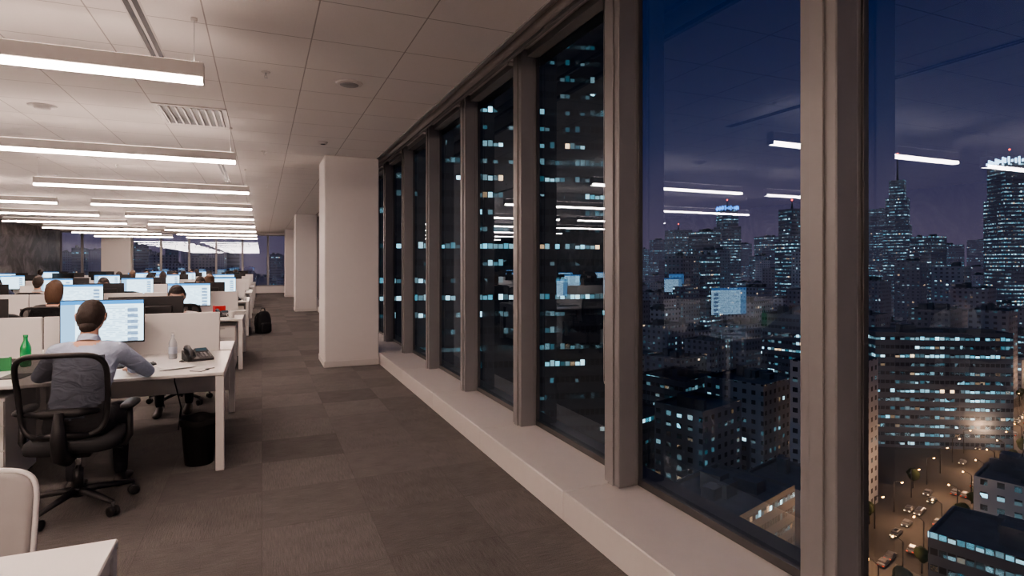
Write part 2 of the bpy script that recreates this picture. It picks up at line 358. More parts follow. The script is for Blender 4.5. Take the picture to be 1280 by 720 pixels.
b.b2(-7.1,-5.9,YF-.35,YF+.15,.36,3.12,'paint',0); b.b2(1.75,2.4,YF,YF+.15,.36,3.12,'paint',0); b.make('wall_far')
xs=[-8.8,-7.95,-7.1]; xs2=[-5.9+1.24*k for k in range(6)]+[1.75]
for L_ in (xs,xs2):
    for a,c in zip(L_[:-1],L_[1:]):
        b=B(); b.quad([(a,YF+.06,.36),(c,YF+.06,.36),(c,YF+.06,3.12),(a,YF+.06,3.12)],'glass')
        for (p,q,z0,z1) in ((a,c,.36,.42),(a,c,3.06,3.12),(a,a+.05,.36,3.12),(c-.05,c,.36,3.12)): b.b2(p,q,YF+.02,YF+.1,z0,z1,'alu',.002)
        b.make('window_%d'%i); i+=1
def column(x0,x1,y0,y1):
    b=B(); b.b2(x0,x1,y0,y1,0,CEIL,'paint',.012)
    b.b2(x0-.008,x1+.0,y0-.008,y1+.008,0,.09,'sill',.003); return b.make('structural_column')
column(.86,1.665,9.15,10.05); column(1.0,1.665,20.3,21.2); column(1.0,1.665,29.4,30.3)

# ------------------------------------------------------------------ ceiling fixtures
def fixture_mesh(Ln):
    b=B()
    b.b2(0,Ln,-.045,.045,.032,.13,'fixt',.005)
    b.b2(0,.008,-.042,.042,-.002,.04,'fixt',.001); b.b2(Ln-.008,Ln,-.042,.042,-.002,.04,'fixt',.001)
    b.b2(.008,Ln-.008,-.04,.04,0,.034,'led',.006)
    b.b2(.03,Ln-.03,-.03,.03,.1305,.1335,'ledup',0)
    for x in (.06,Ln-.06):
        b.cyl((x,0,.13),(x,0,CEIL-2.75),.002,'silver',6); b.cyl((x,0,CEIL-2.75-.02),(x,0,CEIL-2.75),.02,'fixt',12)
    return b.mesh('pendant_light')
fm=fixture_mesh(3.0)
FY=[-2.2,1.05,4.40,7.77,11.07,14.35,17.6,20.9,24.2,27.5,30.8]
for k,y in enumerate(FY):
    xr={4.40:-.353,7.77:-.283}.get(y,-.2)
    place(fm,'pendant_light',(xr-3.0,y,2.75))
    place(fm,'pendant_light',(xr-6.55,y,2.75))
b=B()
def slot(b,x,y0,y1,w=.11):
    b.b2(x-w/2,x+w/2,y0,y1,CEIL-.004,CEIL,'fixt',.001)
    for k in (-1,1): b.b2(x+k*w*.24-.016,x+k*w*.24+.016,y0+.01,y1-.01,CEIL-.007,CEIL-.003,'black',0)
slot(b,-.75,2.2,5.4); b.make('slot_diffuser')
b=B(); slot(b,-.62,10.6,13.0); b.make('slot_diffuser')
b=B(); x0,x1,y0,y1=-1.03,-.34,6.85,7.75
b.b2(x0,x1,y0,y1,CEIL-.012,CEIL,'fixt',.004); b.b2(x0+.05,x1-.05,y0+.05,y1-.05,CEIL-.014,CEIL-.011,'black',0)
n=9
for k in range(n):
    x=x0+.07+(x1-x0-.14)*k/(n-1); b.box((x,(y0+y1)/2,CEIL-.02),(.03,y1-y0-.1,.004),'fixt',0,ry=.6)
b.make('air_vent_grille')
b=B(); b.lathe([(.001,-.018),(.09,-.016),(.115,-.008),(.12,0)],(0,0,0),'fixt',32); b.lathe([(.001,-.021),(.08,-.019),(.082,-.016)],(0,0,0),'button',32); b.make('ceiling_speaker',(.725,5.44,CEIL))
b=B(); b.lathe([(.001,-.05),(.05,-.048),(.07,-.03),(.075,-.012),(.12,-.010),(.125,0)],(0,0,0),'fixt',28); b.make('smoke_detector',(-2.08,7.45,CEIL))
b=B(); b.lathe([(.001,-.03),(.05,-.03),(.06,-.01),(.065,0)],(0,0,0),'fixt',28); b.lathe([(.001,-.034),(.03,-.034),(.032,-.03)],(0,0,0),'black',20); b.make('ceiling_sensor',(.75,8.2,CEIL))
for p in ((.03,5.4),(.03,9.2),(-2.2,11.4),(.1,13.2),(-3.4,13.)):
    b=B(); b.lathe([(.001,-.006),(.035,-.005),(.038,0)],(0,0,0),'fixt',20); b.cyl((0,0,-.005),(0,0,-.03),.007,'silver',10)
    b.tube([(-.008,0,-.03),(-.011,0,-.04),(0,0,-.05),(.011,0,-.04),(.008,0,-.03)],.002,'silver',6); b.lathe([(.001,-.052),(.016,-.052),(.016,-.050),(.001,-.050)],(0,0,0),'silver',12)
    b.make('fire_sprinkler',(p[0],p[1],CEIL))
b=B(); b.lathe([(.001,-.012),(.07,-.01),(.09,0)],(0,0,0),'fixt',24); b.make('emergency_light',(-2.6,11.9,CEIL))

# ------------------------------------------------------------------ furniture meshes
def superell(w,d,z,n=32,e=4,cx=0,cy=0):
    r=[]
    for k in range(n):
        q=2*math.pi*k/n; c,s=math.cos(q),math.sin(q)
        r.append(Vector((cx+math.copysign(abs(c)**(2/e),c)*w/2,cy+math.copysign(abs(s)**(2/e),s)*d/2,z)))
    return r
def chair_mesh():
    b=B()
    for k in range(5):
        q=math.radians(90+72*k+14); d=Vector((math.cos(q),math.sin(q),0))
        b.tube([Vector((0,0,.115))+d*.02,Vector((0,0,.115))+d*.1,Vector((0,0,.085))+d*.31],[.03,.026,.016],'black',10,flat=.8)
        e=d*.31; t=Vector((-d.y,d.x,0))
        b.cyl(e+Vector((0,0,.085)),e+Vector((0,0,.05)),.010,'darkgrey',8)
        for s in (-1,1):
            c=e+t*.017*s+Vector((0,0,.03)); b.tube([c-t*.011,c-t*.009,c+t*.009,c+t*.011],[.02,.030,.030,.02],'black',18)
        b.box(e+Vector((0,0,.045)),(.04,.03,.03),'black',.008,rz=q)
    b.lathe([(.03,.08),(.045,.09),(.045,.135),(.03,.14)],(0,0,0),'black',18)
    b.cyl((0,0,.13),(0,0,.26),.027,'black',16); b.cyl((0,0,.25),(0,0,.37),.016,'chrome',14)
    b.box((0,0,.375),(.2,.26,.045),'black',.012,seg=2)
    b.cyl((.08,.0,.375),(.24,.0,.365),.006,'black',8)
    b.rings([superell(.44,.42,.395,cy=.02),superell(.50,.48,.405,cy=.02),superell(.515,.495,.43,cy=.02),superell(.50,.48,.462,cy=.02),superell(.42,.40,.475,cy=.02),superell(.15,.14,.472,cy=.02)],'fabric')
    def back(u,v):
        return Vector((u*.235*(1-.10*(1-v)),-.225-.09*v+ .045*(1-u*u)*-1+.03*math.sin(v*math.pi),.52+.50*v))
    loop=[]
    for k in range(40):
        q=2*math.pi*k/40; c,s=math.cos(q),math.sin(q)
        u=math.copysign(abs(c)**.42,c); v=.5+.5*math.copysign(abs(s)**.42,s)
        loop.append(back(u,v))
    b.tube(loop,.016,'black',10,closed=True)
    nu,nv=12,14; vs=[];fs=[]
    for j in range(nv+1):
        for i_ in range(nu+1): vs.append(back(-.97+1.94*i_/nu,.02+.96*j/nv))
    for j in range(nv):
        for i_ in range(nu): a=j*(nu+1)+i_; fs.append((a,a+1,a+nu+2,a+nu+1))
    b.add(vs,fs,'mesh',True)
    b.tube([back(-.85,.3)+Vector((0,-.012,0)),back(-.4,.3)+Vector((0,-.02,0)),back(.4,.3)+Vector((0,-.02,0)),back(.85,.3)+Vector((0,-.012,0))],[.012,.03,.03,.012],'black',10,flat=.9)
    b.tube([(0,-.08,.375),(0,-.2,.37),(0,-.30,.42),(0,-.33,.52),(0,-.325,.68)],[.03,.04,.045,.042,.022],'black',12)
    b.tube([back(-.7,0),(0,-.31,.55),back(.7,0)],[.014,.022,.014],'black',10)
    for s in (-1,1):
        b.tube([(s*.12,-.02,.385),(s*.26,-.02,.40),(s*.285,-.02,.45),(s*.285,-.02,.63)],[.02,.022,.022,.018],'black',10)
        b.rings([superell(.06,.22,.625,cx=s*.28,cy=.02,e=3),superell(.085,.26,.635,cx=s*.28,cy=.02,e=3),superell(.085,.26,.65,cx=s*.28,cy=.02,e=3),superell(.06,.22,.66,cx=s*.28,cy=.02,e=3)],'black')
    return b.mesh('office_chair')
CH=chair_mesh()
def visitor_chair():
    b=B()
    b.rings([superell(.40,.40,.42),superell(.47,.46,.43),superell(.48,.47,.46),superell(.44,.43,.485),superell(.2,.2,.49)],'greyfab')
    def back(u,v,o): return Vector((u*.235,-.22-.07*v-.03*(1-u*u)+o,.50+.34*v))
    rs=[]
    for o,sc in ((-.022,.90),(-.018,.98),(0,1.0),(.018,.98),(.022,.90)):
        r=[]
        for k in range(40):
            q=2*math.pi*k/40; c,s_=math.cos(q),math.sin(q)
            r.append(back(math.copysign(abs(c)**.35,c)*sc,.5+.5*sc*math.copysign(abs(s_)**.35,s_),o))
        rs.append(r)
    b.rings(rs,'greyfab')
    loop=[back(math.copysign(abs(math.cos(2*math.pi*k/40))**.35,math.cos(2*math.pi*k/40))*1.02,.5+.51*math.copysign(abs(math.sin(2*math.pi*k/40))**.35,math.sin(2*math.pi*k/40)),0) for k in range(40)]
    b.tube(loop,.009,'white',8,closed=True)
    for s in (-1,1):
        b.tube([(s*.22,-.27,.56),(s*.22,-.26,.44),(s*.22,.0,.41),(s*.22,.2,.40),(s*.235,.24,.02),(s*.235,.24,.011),(s*.235,.1,.011),(s*.235,-.22,.011)],.011,'chrome',10)
    b.tube([(-.22,.1,.41),(.22,.1,.41)],.010,'chrome',8); b.tube([(-.22,-.15,.42),(.22,-.15,.42)],.010,'chrome',8)
    return b.mesh('visitor_chair')
VC=visitor_chair()
def monitor_mesh(scr):
    b=B(); W,Hh=.60,.37; zc=.325
    b.box((0,.0,zc),(W,.022,Hh),'black',.005,seg=2); b.box((0,.02,zc-.01),(W*.7,.03,Hh*.6),'black',.012,seg=2)
    w,h=W/2-.008,Hh/2-.008
    b.quad([(-w,-.0116,zc-h+.008),(w,-.0116,zc-h+.008),(w,-.0116,zc+h),(-w,-.0116,zc+h)],scr)
    b.tube([(0,.05,zc-.02),(0,.065,.2),(0,.06,.02)],[.022,.026,.03],'darkgrey',12,flat=.6)
    b.rings([superell(.24,.19,0,cy=.05),superell(.24,.19,.008,cy=.05),superell(.22,.17,.012,cy=.05)],'darkgrey')
    return b.mesh('computer_monitor')
MON={k:monitor_mesh(k) for k in ('scr1','scr2')}
M['off']=pbr('screen_off',(.01,.011,.013),.12)
MON['off']=monitor_mesh('off')
def keyboard_mesh():
    b=B(); b.box((0,0,.009),(.43,.13,.014),'darkgrey',.004)
    for r in range(5):
        for c in range(15): b.box((-.196+c*.028,-.048+r*.024,.018),(.023,.019,.006),'black',.002)
    return b.mesh('keyboard')
KB=keyboard_mesh()
def mouse_mesh():
    b=B(); b.ell((0,0,.012),(.03,.055,.02),'black',fn=lambda p:Vector((p.x,p.y,max(p.z,-.012)))); b.cyl((0,.03,.03),(0,.04,.028),.004,'darkgrey',8); return b.mesh('computer_mouse')
MS=mouse_mesh()
def phone_mesh():
    b=B()
    vs=[(-.1,-.1,0),(.1,-.1,0),(.1,.1,0),(-.1,.1,0),(-.1,-.1,.02),(.1,-.1,.02),(.1,.1,.075),(-.1,.1,.075)]
    b.add(vs,[(0,3,2,1),(0,1,5,4),(1,2,6,5),(2,3,7,6),(3,0,4,7),(4,5,6,7)],'black')
    sl=math.atan2(.055,.2)
    for r in range(4):
        for c in range(3): b.box((.0+c*.026,-.07+r*.024,.034+r*.0066),(.018,.014,.008),'button',.002,rx=sl)
    for r in range(4): b.box((.084,-.07+r*.024,.034+r*.0066),(.016,.01,.008),'button',.002,rx=sl)
    b.box((.04,.06,.07),(.1,.05,.012),'darkgrey',.003,rx=sl+.3); b.box((.04,.056,.077),(.085,.036,.004),'lcd',0,rx=sl+.3)
    b.tube([(-.062,-.095,.045),(-.062,-.06,.075),(-.062,0,.09),(-.062,.06,.105),(-.062,.1,.098)],[.022,.02,.017,.02,.022],'black',12)
    b.ell((-.062,-.085,.046),(.027,.028,.018),'black'); b.ell((-.062,.088,.09),(.027,.028,.02),'black')
    pts=[]
    for k in range(90):
        t=k/89; cx=-.07-.09*math.sin(t*math.pi); cy=-.1-.06*math.sin(t*math.pi)+.1*t; a=k*1.25
        pts.append((cx+.007*math.cos(a),cy+.002*k/89,.012+.007*math.sin(a)))
    b.tube(pts,.0022,'black',5); return b.mesh('desk_phone')
PH=phone_mesh()
def bottle(mat,h,r,label=None):
    b=B(); b.lathe([(.001,0),(r*.9,.0),(r,.01),(r,h*.55),(r*.95,h*.62),(r*.42,h*.82),(r*.38,h*.93),(r*.38,h*.94)],(0,0,0),mat,24)
    b.lathe([(.001,h*.92),(r*.45,h*.92),(r*.45,h),(.001,h)],(0,0,0),'white' if mat=='water' else mat,16)
    if label: b.lathe([(r*1.01,h*.2),(r*1.015,h*.21),(r*1.015,h*.45),(r*1.01,h*.46)],(0,0,0),label,24)
    return b
def pedestal_mesh():
    b=B(); b.box((0,.3,.33),(.4,.6,.62),'white',.004)
    for k,(z,h) in enumerate(((.54,.16),(.37,.16),(.155,.25))):
        b.box((0,-.006,z),(.392,.014,h),'white',.002); b.box((0,-.016,z+h/2-.02),(.12,.01,.012),'silver',.002)
    for x in(-.17,.17):
        for y in (.05,.55): b.cyl((x,y,0),(x,y,.025),.02,'black',10)
    return b.mesh('drawer_pedestal')
PD=pedestal_mesh()
DD=1.95
def bench_mesh(Ln,nd=3):
    b=B(); dv=1.25
    n=nd; w=Ln/n
    for k in range(n):
        x0,x1=-(k+1)*w+.002,-k*w-.002
        b.b2(x0,x1,0,dv-.035,.715,.74,'white',.004); b.b2(x0,x1,dv+.035,DD,.715,.74,'white',.004)
        b.b2(x0+.004,x1-(.1 if k==0 else .004),dv-.016,dv+.016,.70,1.10,'white',.006)
        b.b2(x0+.02,x1-.02,dv-.012,dv+.012,.36,.70,'white',.003)
    for k in range(n+1):
        x=-k*w-.03 if k==0 else (-k*w+.03 if k==n else -k*w)
        if k in (0,n):
            for y in (.035,DD-.035): b.b2(x-.03,x+.03,y-.03,y+.03,0,.715,'white',.004)
        else: 
            for y in (.25,DD-.25): b.b2(x-.03,x+.03,y-.03,y+.03,0,.715,'white',.004)
        b.b2(x-.025,x+.025,.05,DD-.05,.665,.713,'white',.003)
    b.b2(-Ln+.05,-.05,.30,.35,.67,.713,'white',.003); b.b2(-Ln+.05,-.05,DD-.35,DD-.3,.67,.713,'white',.003)
    return b.mesh('bench_desk')
BM=bench_mesh(4.35); BM2=bench_mesh(3.1,2)
BY=[4.9,9.5,13.9,18.3,22.7,27.1]

# ------------------------------------------------------------------ people
def seg_d(p,a,b_):
    ab=b_-a; t=max(0,min(1,(p-a).dot(ab)/ab.length_squared)); return (p-a-ab*t).length
def remesh(b,vox,smooth=6):
    me=b.mesh('tmp'); o=bpy.data.objects.new('tmp',me); COL.objects.link(o)
    r=o.modifiers.new('r','REMESH'); r.mode='VOXEL'; r.voxel_size=vox; r.use_smooth_shade=True
    s=o.modifiers.new('s','SMOOTH'); s.factor=.5; s.iterations=smooth
    dg=bpy.context.evaluated_depsgraph_get(); ev=o.evaluated_get(dg); m2=bpy.data.meshes.new_from_object(ev)
    vs=[v.co.copy() for v in m2.vertices]; fs=[list(p.vertices) for p in m2.polygons]
    bpy.data.objects.remove(o); bpy.data.meshes.remove(me); bpy.data.meshes.remove(m2); return vs,fs
def sst(a,b_,x): t=max(0,min(1,(x-a)/(b_-a))); return t*t*(3-2*t)
def head(out,pos,pitch,yaw,hair,longh=False,nu=72,nv=56,roll=0,thin=False):
    R=Matrix.Rotation(yaw,3,'Z')@Matrix.Rotation(-pitch,3,'X')@Matrix.Rotation(roll,3,'Y'); C=Vector(pos)
    def shape(a,q):
        sx,sy,sz=math.cos(a)*math.cos(q),math.cos(a)*math.sin(q),math.sin(a)
        x,y,z=.074*sx,.094*sy,.116*sz
        if sy<0: y*=1.04
        if z<0:
            k=-z/.116; x*=1-.30*k*k
            if sy<0: y*=1-.5*k*k
            else: y*=1-.02*k
        if sy>0:
            G=lambda cx,cz,wx,wz: math.exp(-(((abs(x)-cx)/wx)**2+((z-cz)/wz)**2))
            fr=sst(0.2,.7,sy)
            y+=fr*(.020*G(0,-.018,.013,.014)+.010*G(0,.008,.009,.025)-.010*G(.031,.016,.015,.011)+.005*G(.03,.036,.022,.007)
               +.005*G(0,-.050,.022,.006)+.005*G(0,-.062,.018,.005)-.003*G(0,-.056,.024,.0025)+.008*G(0,-.094,.02,.014)+.004*G(.042,-.012,.016,.018))
        return Vector((x,y,z))
    fs=[];vs=[]
    for i_ in range(nv+1):
        a=max(-1.54,min(1.54,-math.pi/2+math.pi*i_/nv))
        for j in range(nu): vs.append(shape(a,2*math.pi*j/nu))
    for i_ in range(nv):
        for j in range(nu): k=(j+1)%nu; fs.append((i_*nu+j,i_*nu+k,(i_+1)*nu+k,(i_+1)*nu+j))
    def cond(p):
        ang=math.atan2(p.y,abs(p.x)+1e-6)
        t=(ang+math.pi/2)/math.pi
        line=-.108+(.100)*sst(.30,.52,t)+.066*sst(.52,.72,t)
        return p.z-line
    sk=[];lp=[];hb=[]
    for f in fs:
        c=sum((vs[q] for q in f),Vector())/4
        if c.y>.06 and abs(c.x)<.024*(1-abs(c.z+.056)/.02) and abs(c.z+.056)<.011: lp.append(f)
        elif (c.y>.05 and .014<abs(c.x)<.048 and .034<c.z<.041) or cond(c)>.006: hb.append(f)
        else: sk.append(f)
    W=[R@v+C for v in vs]
    out.add(W,sk,'skin',True); out.add(W,lp,'lip',True); out.add(W,hb,hair,True)
    out.add([W[j] for j in range(nu)],[tuple(reversed(range(nu)))],'skin')
    # nape hair
    out.ell(C+R@Vector((0,-.048,-.082)),(.050,.036,.040),hair,R,18,12)
    for s in(-1,1):
        out.ell(C+R@Vector((s*.031,.073,.016)),(.0125,.0125,.0115),'eye',R,14,10)
        out.ell(C+R@Vector((s*.031,.0835,.015)),(.0052,.003,.0052),'iris',R,10,6)
        out.ell(C+R@Vector((s*.031,.0745,.0205)),(.0145,.0125,.0085),'skin',R,14,8)
        er=R@Matrix.Rotation(s*.35,3,'Z')
        out.ell(C+R@Vector((s*.079,-.008,.0)),(.007,.019,.031),'skin',er,12,10); out.ell(C+R@Vector((s*.083,-.013,.006)),(.006,.014,.022),'skin',er,12,8)
        out.tube([C+R@Vector((s*.081,.008,-.02)),C+R@Vector((s*.086,.01,.01)),C+R@Vector((s*.089,-.008,.031)),C+R@Vector((s*.088,-.026,.012)),C+R@Vector((s*.082,-.014,-.024))],.0035,'skin',6)
    vs2=[]
    for i_,v in enumerate(vs):
        c=cond(v); th=.014*sst(0,.03,c)+.004*sst(.02,.1,v.z)*(1+noise.noise(v*40))
        if thin: th*=.8
        vs2.append(v+v.normalized()*(th-.001+.003*noise.noise(v*60)*sst(0,.02,c)))
    hf=[f for f in fs if sum(cond(vs[q]) for q in f)/4>0]
    W2=[R@v+C for v in vs2]
    out.add(W2,hf,hair,True); out.add([W2[nv*nu+j] for j in range(nu)],[tuple(range(nu))],hair)
    if longh:
        rs=[]
        for z,wx,wy,cy in ((.10,.05,.05,-.02),(.06,.088,.085,-.03),(0,.097,.085,-.042),(-.06,.098,.075,-.05),(-.12,.09,.055,-.06),(-.17,.075,.04,-.06),(-.19,.04,.02,-.06)):
            rs.append([C+R@Vector((wx*math.cos(q)*(1+.04*math.sin(9*q)),cy+wy*math.sin(q)*(.55 if math.sin(q)>0 else 1),z)) for q in [2*math.pi*k/36 for k in range(36)]])
        out.rings(rs,hair)
def hand(b,w,d,up,side,mat='skin',curl=.35):
    w=Vector(w); d=Vector(d).normalized(); up=Vector(up); up=(up-d*up.dot(d)).normalized(); lat=d.cross(up)*side
    def P(x,y,z): return w+lat*x+d*y+up*z
    rs=[]
    for y,wx,wz in ((-.01,.026,.019),(.02,.033,.016),(.05,.040,.014),(.08,.041,.012),(.092,.034,.008)):
        rs.append([P(wx*math.cos(q),y,wz*math.sin(q)) for q in [2*math.pi*k/16 for k in range(16)]])
    b.rings(rs,mat)
    for x,ln,r in ((-.029,.072,.0088),(-.010,.080,.009),(.010,.074,.0086),(.028,.058,.0076)):
        a=.1; p=P(x,.08,0); pts=[p-d*.012,p]
        for k,f in enumerate((.45,.3,.25)):
            a+=curl*(1.0 if k else .5); p=p+(d*math.cos(a)-up*math.sin(a))*ln*f+lat*x*.06; pts.append(p)
        b.tube(pts,[r,r*1.04,r,r*.92,r*.6],mat,10)
    t0=P(-.028,.018,-.004); t1=P(-.048,.045,-.010); t2=P(-.054,.072,-.014); t3=P(-.050,.092,-.018)
    b.tube([t0,t1,t2,t3],[.014,.0115,.010,.006],mat,10)
def person(name,shirt,hair,lean=.22,hd=(0,.30,1.20),pitch=.5,yaw=0,longh=False,elbR=(.31,.36,.80),haR=(.17,.60,.785),elbL=(-.31,.34,.80),haL=(-.16,.60,.785),vox=.013,hi=True,thin=False,roll=0):
    b=B(); V=Vector
    spine=[(V((0,-.03,.485)),.15,.10),(V((0,-.02,.53)),.178,.125),(V((0,0,.62)),.165,.115),(V((0,lean*.25,.72)),.155,.105),(V((0,lean*.6,.83)),.172,.115),(V((0,lean*.85,.92)),.182,.11),(V((0,lean*.98,.985)),.150,.085),(V((0,lean*1.08,1.03)),.075,.06)]
    rs=[]
    for k,(c,rx,ry) in enumerate(spine):
        t=(spine[min(k+1,len(spine)-1)][0]-spine[max(k-1,0)][0]).normalized(); yv=Vector((1,0,0)).cross(t)*-1
        rs.append([c+Vector((1,0,0))*rx*math.cos(q)+yv*ry*math.sin(q) for q in [2*math.pi*j/24 for j in range(24)]])
    b.rings(rs,shirt)
    segs=[]
    def limb(a,c,r0,r1,lab): a,c=V(a),V(c); b.cap(a,c,r0,r1,shirt); segs.append((a,c,lab))
    for s,el,ha in ((1,elbR,haR),(-1,elbL,haL)):
        S_=(s*.170,lean*.97,.965); limb((s*.10,lean*.95,.975),S_,.068,.066,'s'); limb(S_,el,.064,.049,'s'); limb(el,ha,.047,.031,'s')
        hip=(s*.09,-.0,.535); kn=(s*.13,.43,.525); an=(s*.13,.44 if s>0 else .36,.10)
        limb(hip,kn,.095,.066,'t'); limb(kn,an,.063,.042,'t')
    hdv=V(hd); nb=V((0,lean*1.0,1.0)); nt=hdv+V((0,-.03,-.06))
    b.cap(nb,nt,.058,.052,shirt); segs.append((nb+ (nt-nb)*.45,nt,'k'))
    segs.append((V((0,lean*.5,.75)),V((0,lean,.99)),'s')); segs.append((V((0,0,.62)),V((0,lean*.5,.75)),'s'))
    vs,fs=remesh(b,vox)
    out=B(); g={'s':[],'t':[],'k':[]}
    for f in fs:
        c=sum((vs[q] for q in f),Vector())/len(f)
        lab=min(segs,key=lambda e:seg_d(c,e[0],e[1])-(.03 if e[2]=='k' else 0))[2]
        if lab!='k':
            if c.z>1.045 and (c-nb).length<.2 and (c-nt).length<.14: lab='k'
            elif abs(c.x)<.2 and c.y<.12 and c.z<.60: lab='t'
        g[lab].append(f)
    for lab,mt in (('s',shirt),('t','trousers'),('k','skin')):
        if g[lab]: out.add(vs,g[lab],mt,True)
    t=(nt-nb).normalized(); cc=nb+t*.035
    x=Vector((1,0,0)); y=t.cross(x)
    out.rings([[cc+t*h+x*r*math.cos(q)+y*r*math.sin(q)*1.05 for q in [2*math.pi*j/24 for j in range(24)]] for h,r in ((-.01,.072),(.02,.066),(.036,.062),(.035,.058),(.015,.058))],shirt,cap=False)
    for s,el,ha in ((1,elbR,haR),(-1,elbL,haL)):
        el,ha=V(el),V(ha); d=(ha-el).normalized(); out.tube([ha-d*.03,ha-d*.028,ha+d*.012,ha+d*.013],[.034,.037,.036,.03],shirt,16)
        hb=B(); out_d=Vector((d.x*.6,abs(d.y)+.3,-.06))
        hand(hb,ha+d*.012,out_d,(0,0,1),s)
        if hi:
            v2,f2=remesh(hb,.0035,2); out.add(v2,f2,'skin',True)
        else: out.add(hb.v,hb.f,'skin',True)
        ft=V((s*.13,(.44 if s>0 else .36),.0))
        rs=[]
        for yy,w,h in ((-.07,.022,.03),(-.06,.034,.07),(-.02,.038,.095),(.03,.040,.085),(.08,.045,.062),(.14,.047,.048),(.18,.038,.036),(.20,.018,.022)):
            rs.append([ft+V((w*math.cos(q),yy,max(.0,h/2+h/2*math.sin(q)))) for q in [2*math.pi*j/16 for j in range(16)]])
        out.rings(rs,'shoe')
    head(out,hd,pitch,yaw,hair,longh,nu=72 if hi else 40,nv=56 if hi else 32,thin=thin,roll=roll)
    return out.mesh(name)
P1=person('seated_man_blue_shirt','shirt','hair_dark',lean=.22,hd=(-.01,.31,1.185),pitch=.42,thin=True)
P2=person('seated_man_facing','shirt2','hair_dark',lean=.16,hd=(0,.22,1.20),pitch=.30,yaw=.15)
P3=person('seated_woman','jacket','hair_brown',lean=.10,hd=(0,.16,1.22),pitch=.15,longh=True,hi=False,vox=.018)
P4=person('seated_worker','shirt2','hair_dark',lean=.14,hd=(0,.18,1.2),pitch=.25,hi=False,vox=.018)
P5=person('seated_worker','shirt3','hair_dark',lean=.10,hd=(0,.15,1.22),pitch=.1,yaw=.3,hi=False,vox=.018)
PX=-1.07
place(CH,'office_chair',(PX,4.50,0),-.06)
place(P1,'seated_man',(PX,4.47,.0),-.05)
place(P2,'seated_man',(-.84,7.42,0),math.pi)
place(CH,'office_chair',(-.84,7.50,0),math.pi+.5)
place(VC,'visitor_chair',(-.95,2.22,0),math.pi)

# ------------------------------------------------------------------ populate benches
rnd=random.Random(11)
for k,y in enumerate(BY):
    place(BM,'bench_desk',(-.26,y,0))
    xs_=[-1.0,-2.43,-3.88]
    if k>=2:
        place(BM2,'bench_desk',(-5.25,y,0)); xs_+=[-6.0,-7.55]
    for j,x in enumerate(xs_):
        mk='scr1' if rnd.random()<.5 else ('scr2' if rnd.random()<.4 else 'off')
        if k==0 and j==0: place(MON['scr1'],'computer_monitor',(-1.23,5.90,.74))
        else: place(MON['scr1' if (k,j) in((1,0),(2,0)) else mk],'computer_monitor',(x-.05 if (k,j)!=(2,0) else -.85,y+.98,.74))
        place(KB,'keyboard',(x-.05 if k or j else -1.2,y+.42 if k or j else 5.42,.74)); 
        if k<3: place(MS,'computer_mouse',(x+.27,y+.40,.74) if k or j else (-.80,5.40,.74))
        place(MON['off' if rnd.random()<.5 else 'scr1'],'computer_monitor',((x+.13) if k or j else -.98,y+1.42,.74),math.pi)
        if not(k==0 and j==0):
            occ=rnd.random()
            if (k,j)==(1,1):
                place(P3,'seated_woman',(-2.45,y-.40,0)); place(CH,'office_chair',(-2.45,y-.38,0))
            elif occ>.5: place(CH,'office_chair',(x,y-.32-.15*rnd.random(),0),rnd.uniform(-.3,.3))
            else:
                place(P4 if occ<.17 else (P5 if occ<.36 else P3),'seated_worker',(x,y-.40,0)); place(CH,'office_chair',(x,y-.38,0))
            oc2=rnd.random()
            if k<5:
                if oc2<.6: place(P4 if oc2<.35 else P5,'seated_worker',(x,y+DD+.42,0),math.pi); place(CH,'office_chair',(x,y+DD+.40,0),math.pi)
                else: place(CH,'office_chair',(x,y+DD+.40,0),math.pi+rnd.uniform(-.4,.4))
    if k: 
        place(PD,'drawer_pedestal',(-.26-.30,y+.10,0)); place(PH,'desk_phone',(-.55,y+.55,.74),.3)
        place(PD,'drawer_pedestal',(-.26-.30,y+DD-.10,0),math.pi)
place(PD,'drawer_pedestal',(-1.80,5.0,0))
place(PH,'desk_phone',(-.50,5.62,.74),.35)
bottle('water',.225,.033,'label').make('water_bottle',(-.70,5.75,.74))
bottle('green',.25,.036).make('green_bottle',(-1.72,5.78,.74))
b=B(); b.box((0,0,.05),(.09,.06,.10),'greenb',.004); b.box((0,0,.102),(.06,.03,.006),'paper',.002); b.make('tea_box',(-1.80,5.6,.74),.2)
b=B()
for q in range(5): b.box((.004*q,-.006*q,.0012+q*.0022),(.21,.297,.0016),'paper',0,rz=.05*q-.1)
b.make('paper_stack',(-.66,5.30,.74),.4)
b=B(); b.box((0,0,.001),(.21,.297,.002),'paper',0); b.box((0,0,.006),(.15,.21,.008),'darkgrey',.002,rz=.2); b.make('notebook',(-1.62,5.25,.74),-.3)
b=B(); b.tube([(0,0,.003),(.08,-.05,.003),(.13,.02,.003),(.10,.05,.003),(.16,.09,.003)],.003,'black',6); b.make('charging_cable',(-.50,5.02,.74))
b=B(); b.tube([(0,0,0),(.0,.02,-.2),(.05,.05,-.45),(.02,.1,-.66)],.006,'black',6); b.make('power_cable',(-.72,6.0,.70))
def mug():
    b=B(); b.lathe([(.001,.0),(.036,.0),(.04,.01),(.041,.09),(.038,.092),(.036,.088),(.035,.012),(.001,.01)],(0,0,0),'white',24)
    b.tube([(.04,0,.075),(.06,0,.072),(.068,0,.05),(.058,0,.028),(.039,0,.022)],.005,'white',8); return b.mesh('coffee_mug')
MG=mug()
for p in ((-.42,9.75),(-1.75,10.1),(-2.9,10.0),(-.35,14.2),(-1.6,14.5)): place(MG,'coffee_mug',(p[0],p[1],.74),rnd.random()*6)
b=B(); b.box((0,0,.075),(.16,.12,.15),'red',.004); b.box((0,0,.152),(.12,.08,.006),'paper',.001); b.make('red_box',(-.62,10.35,.74),.3)
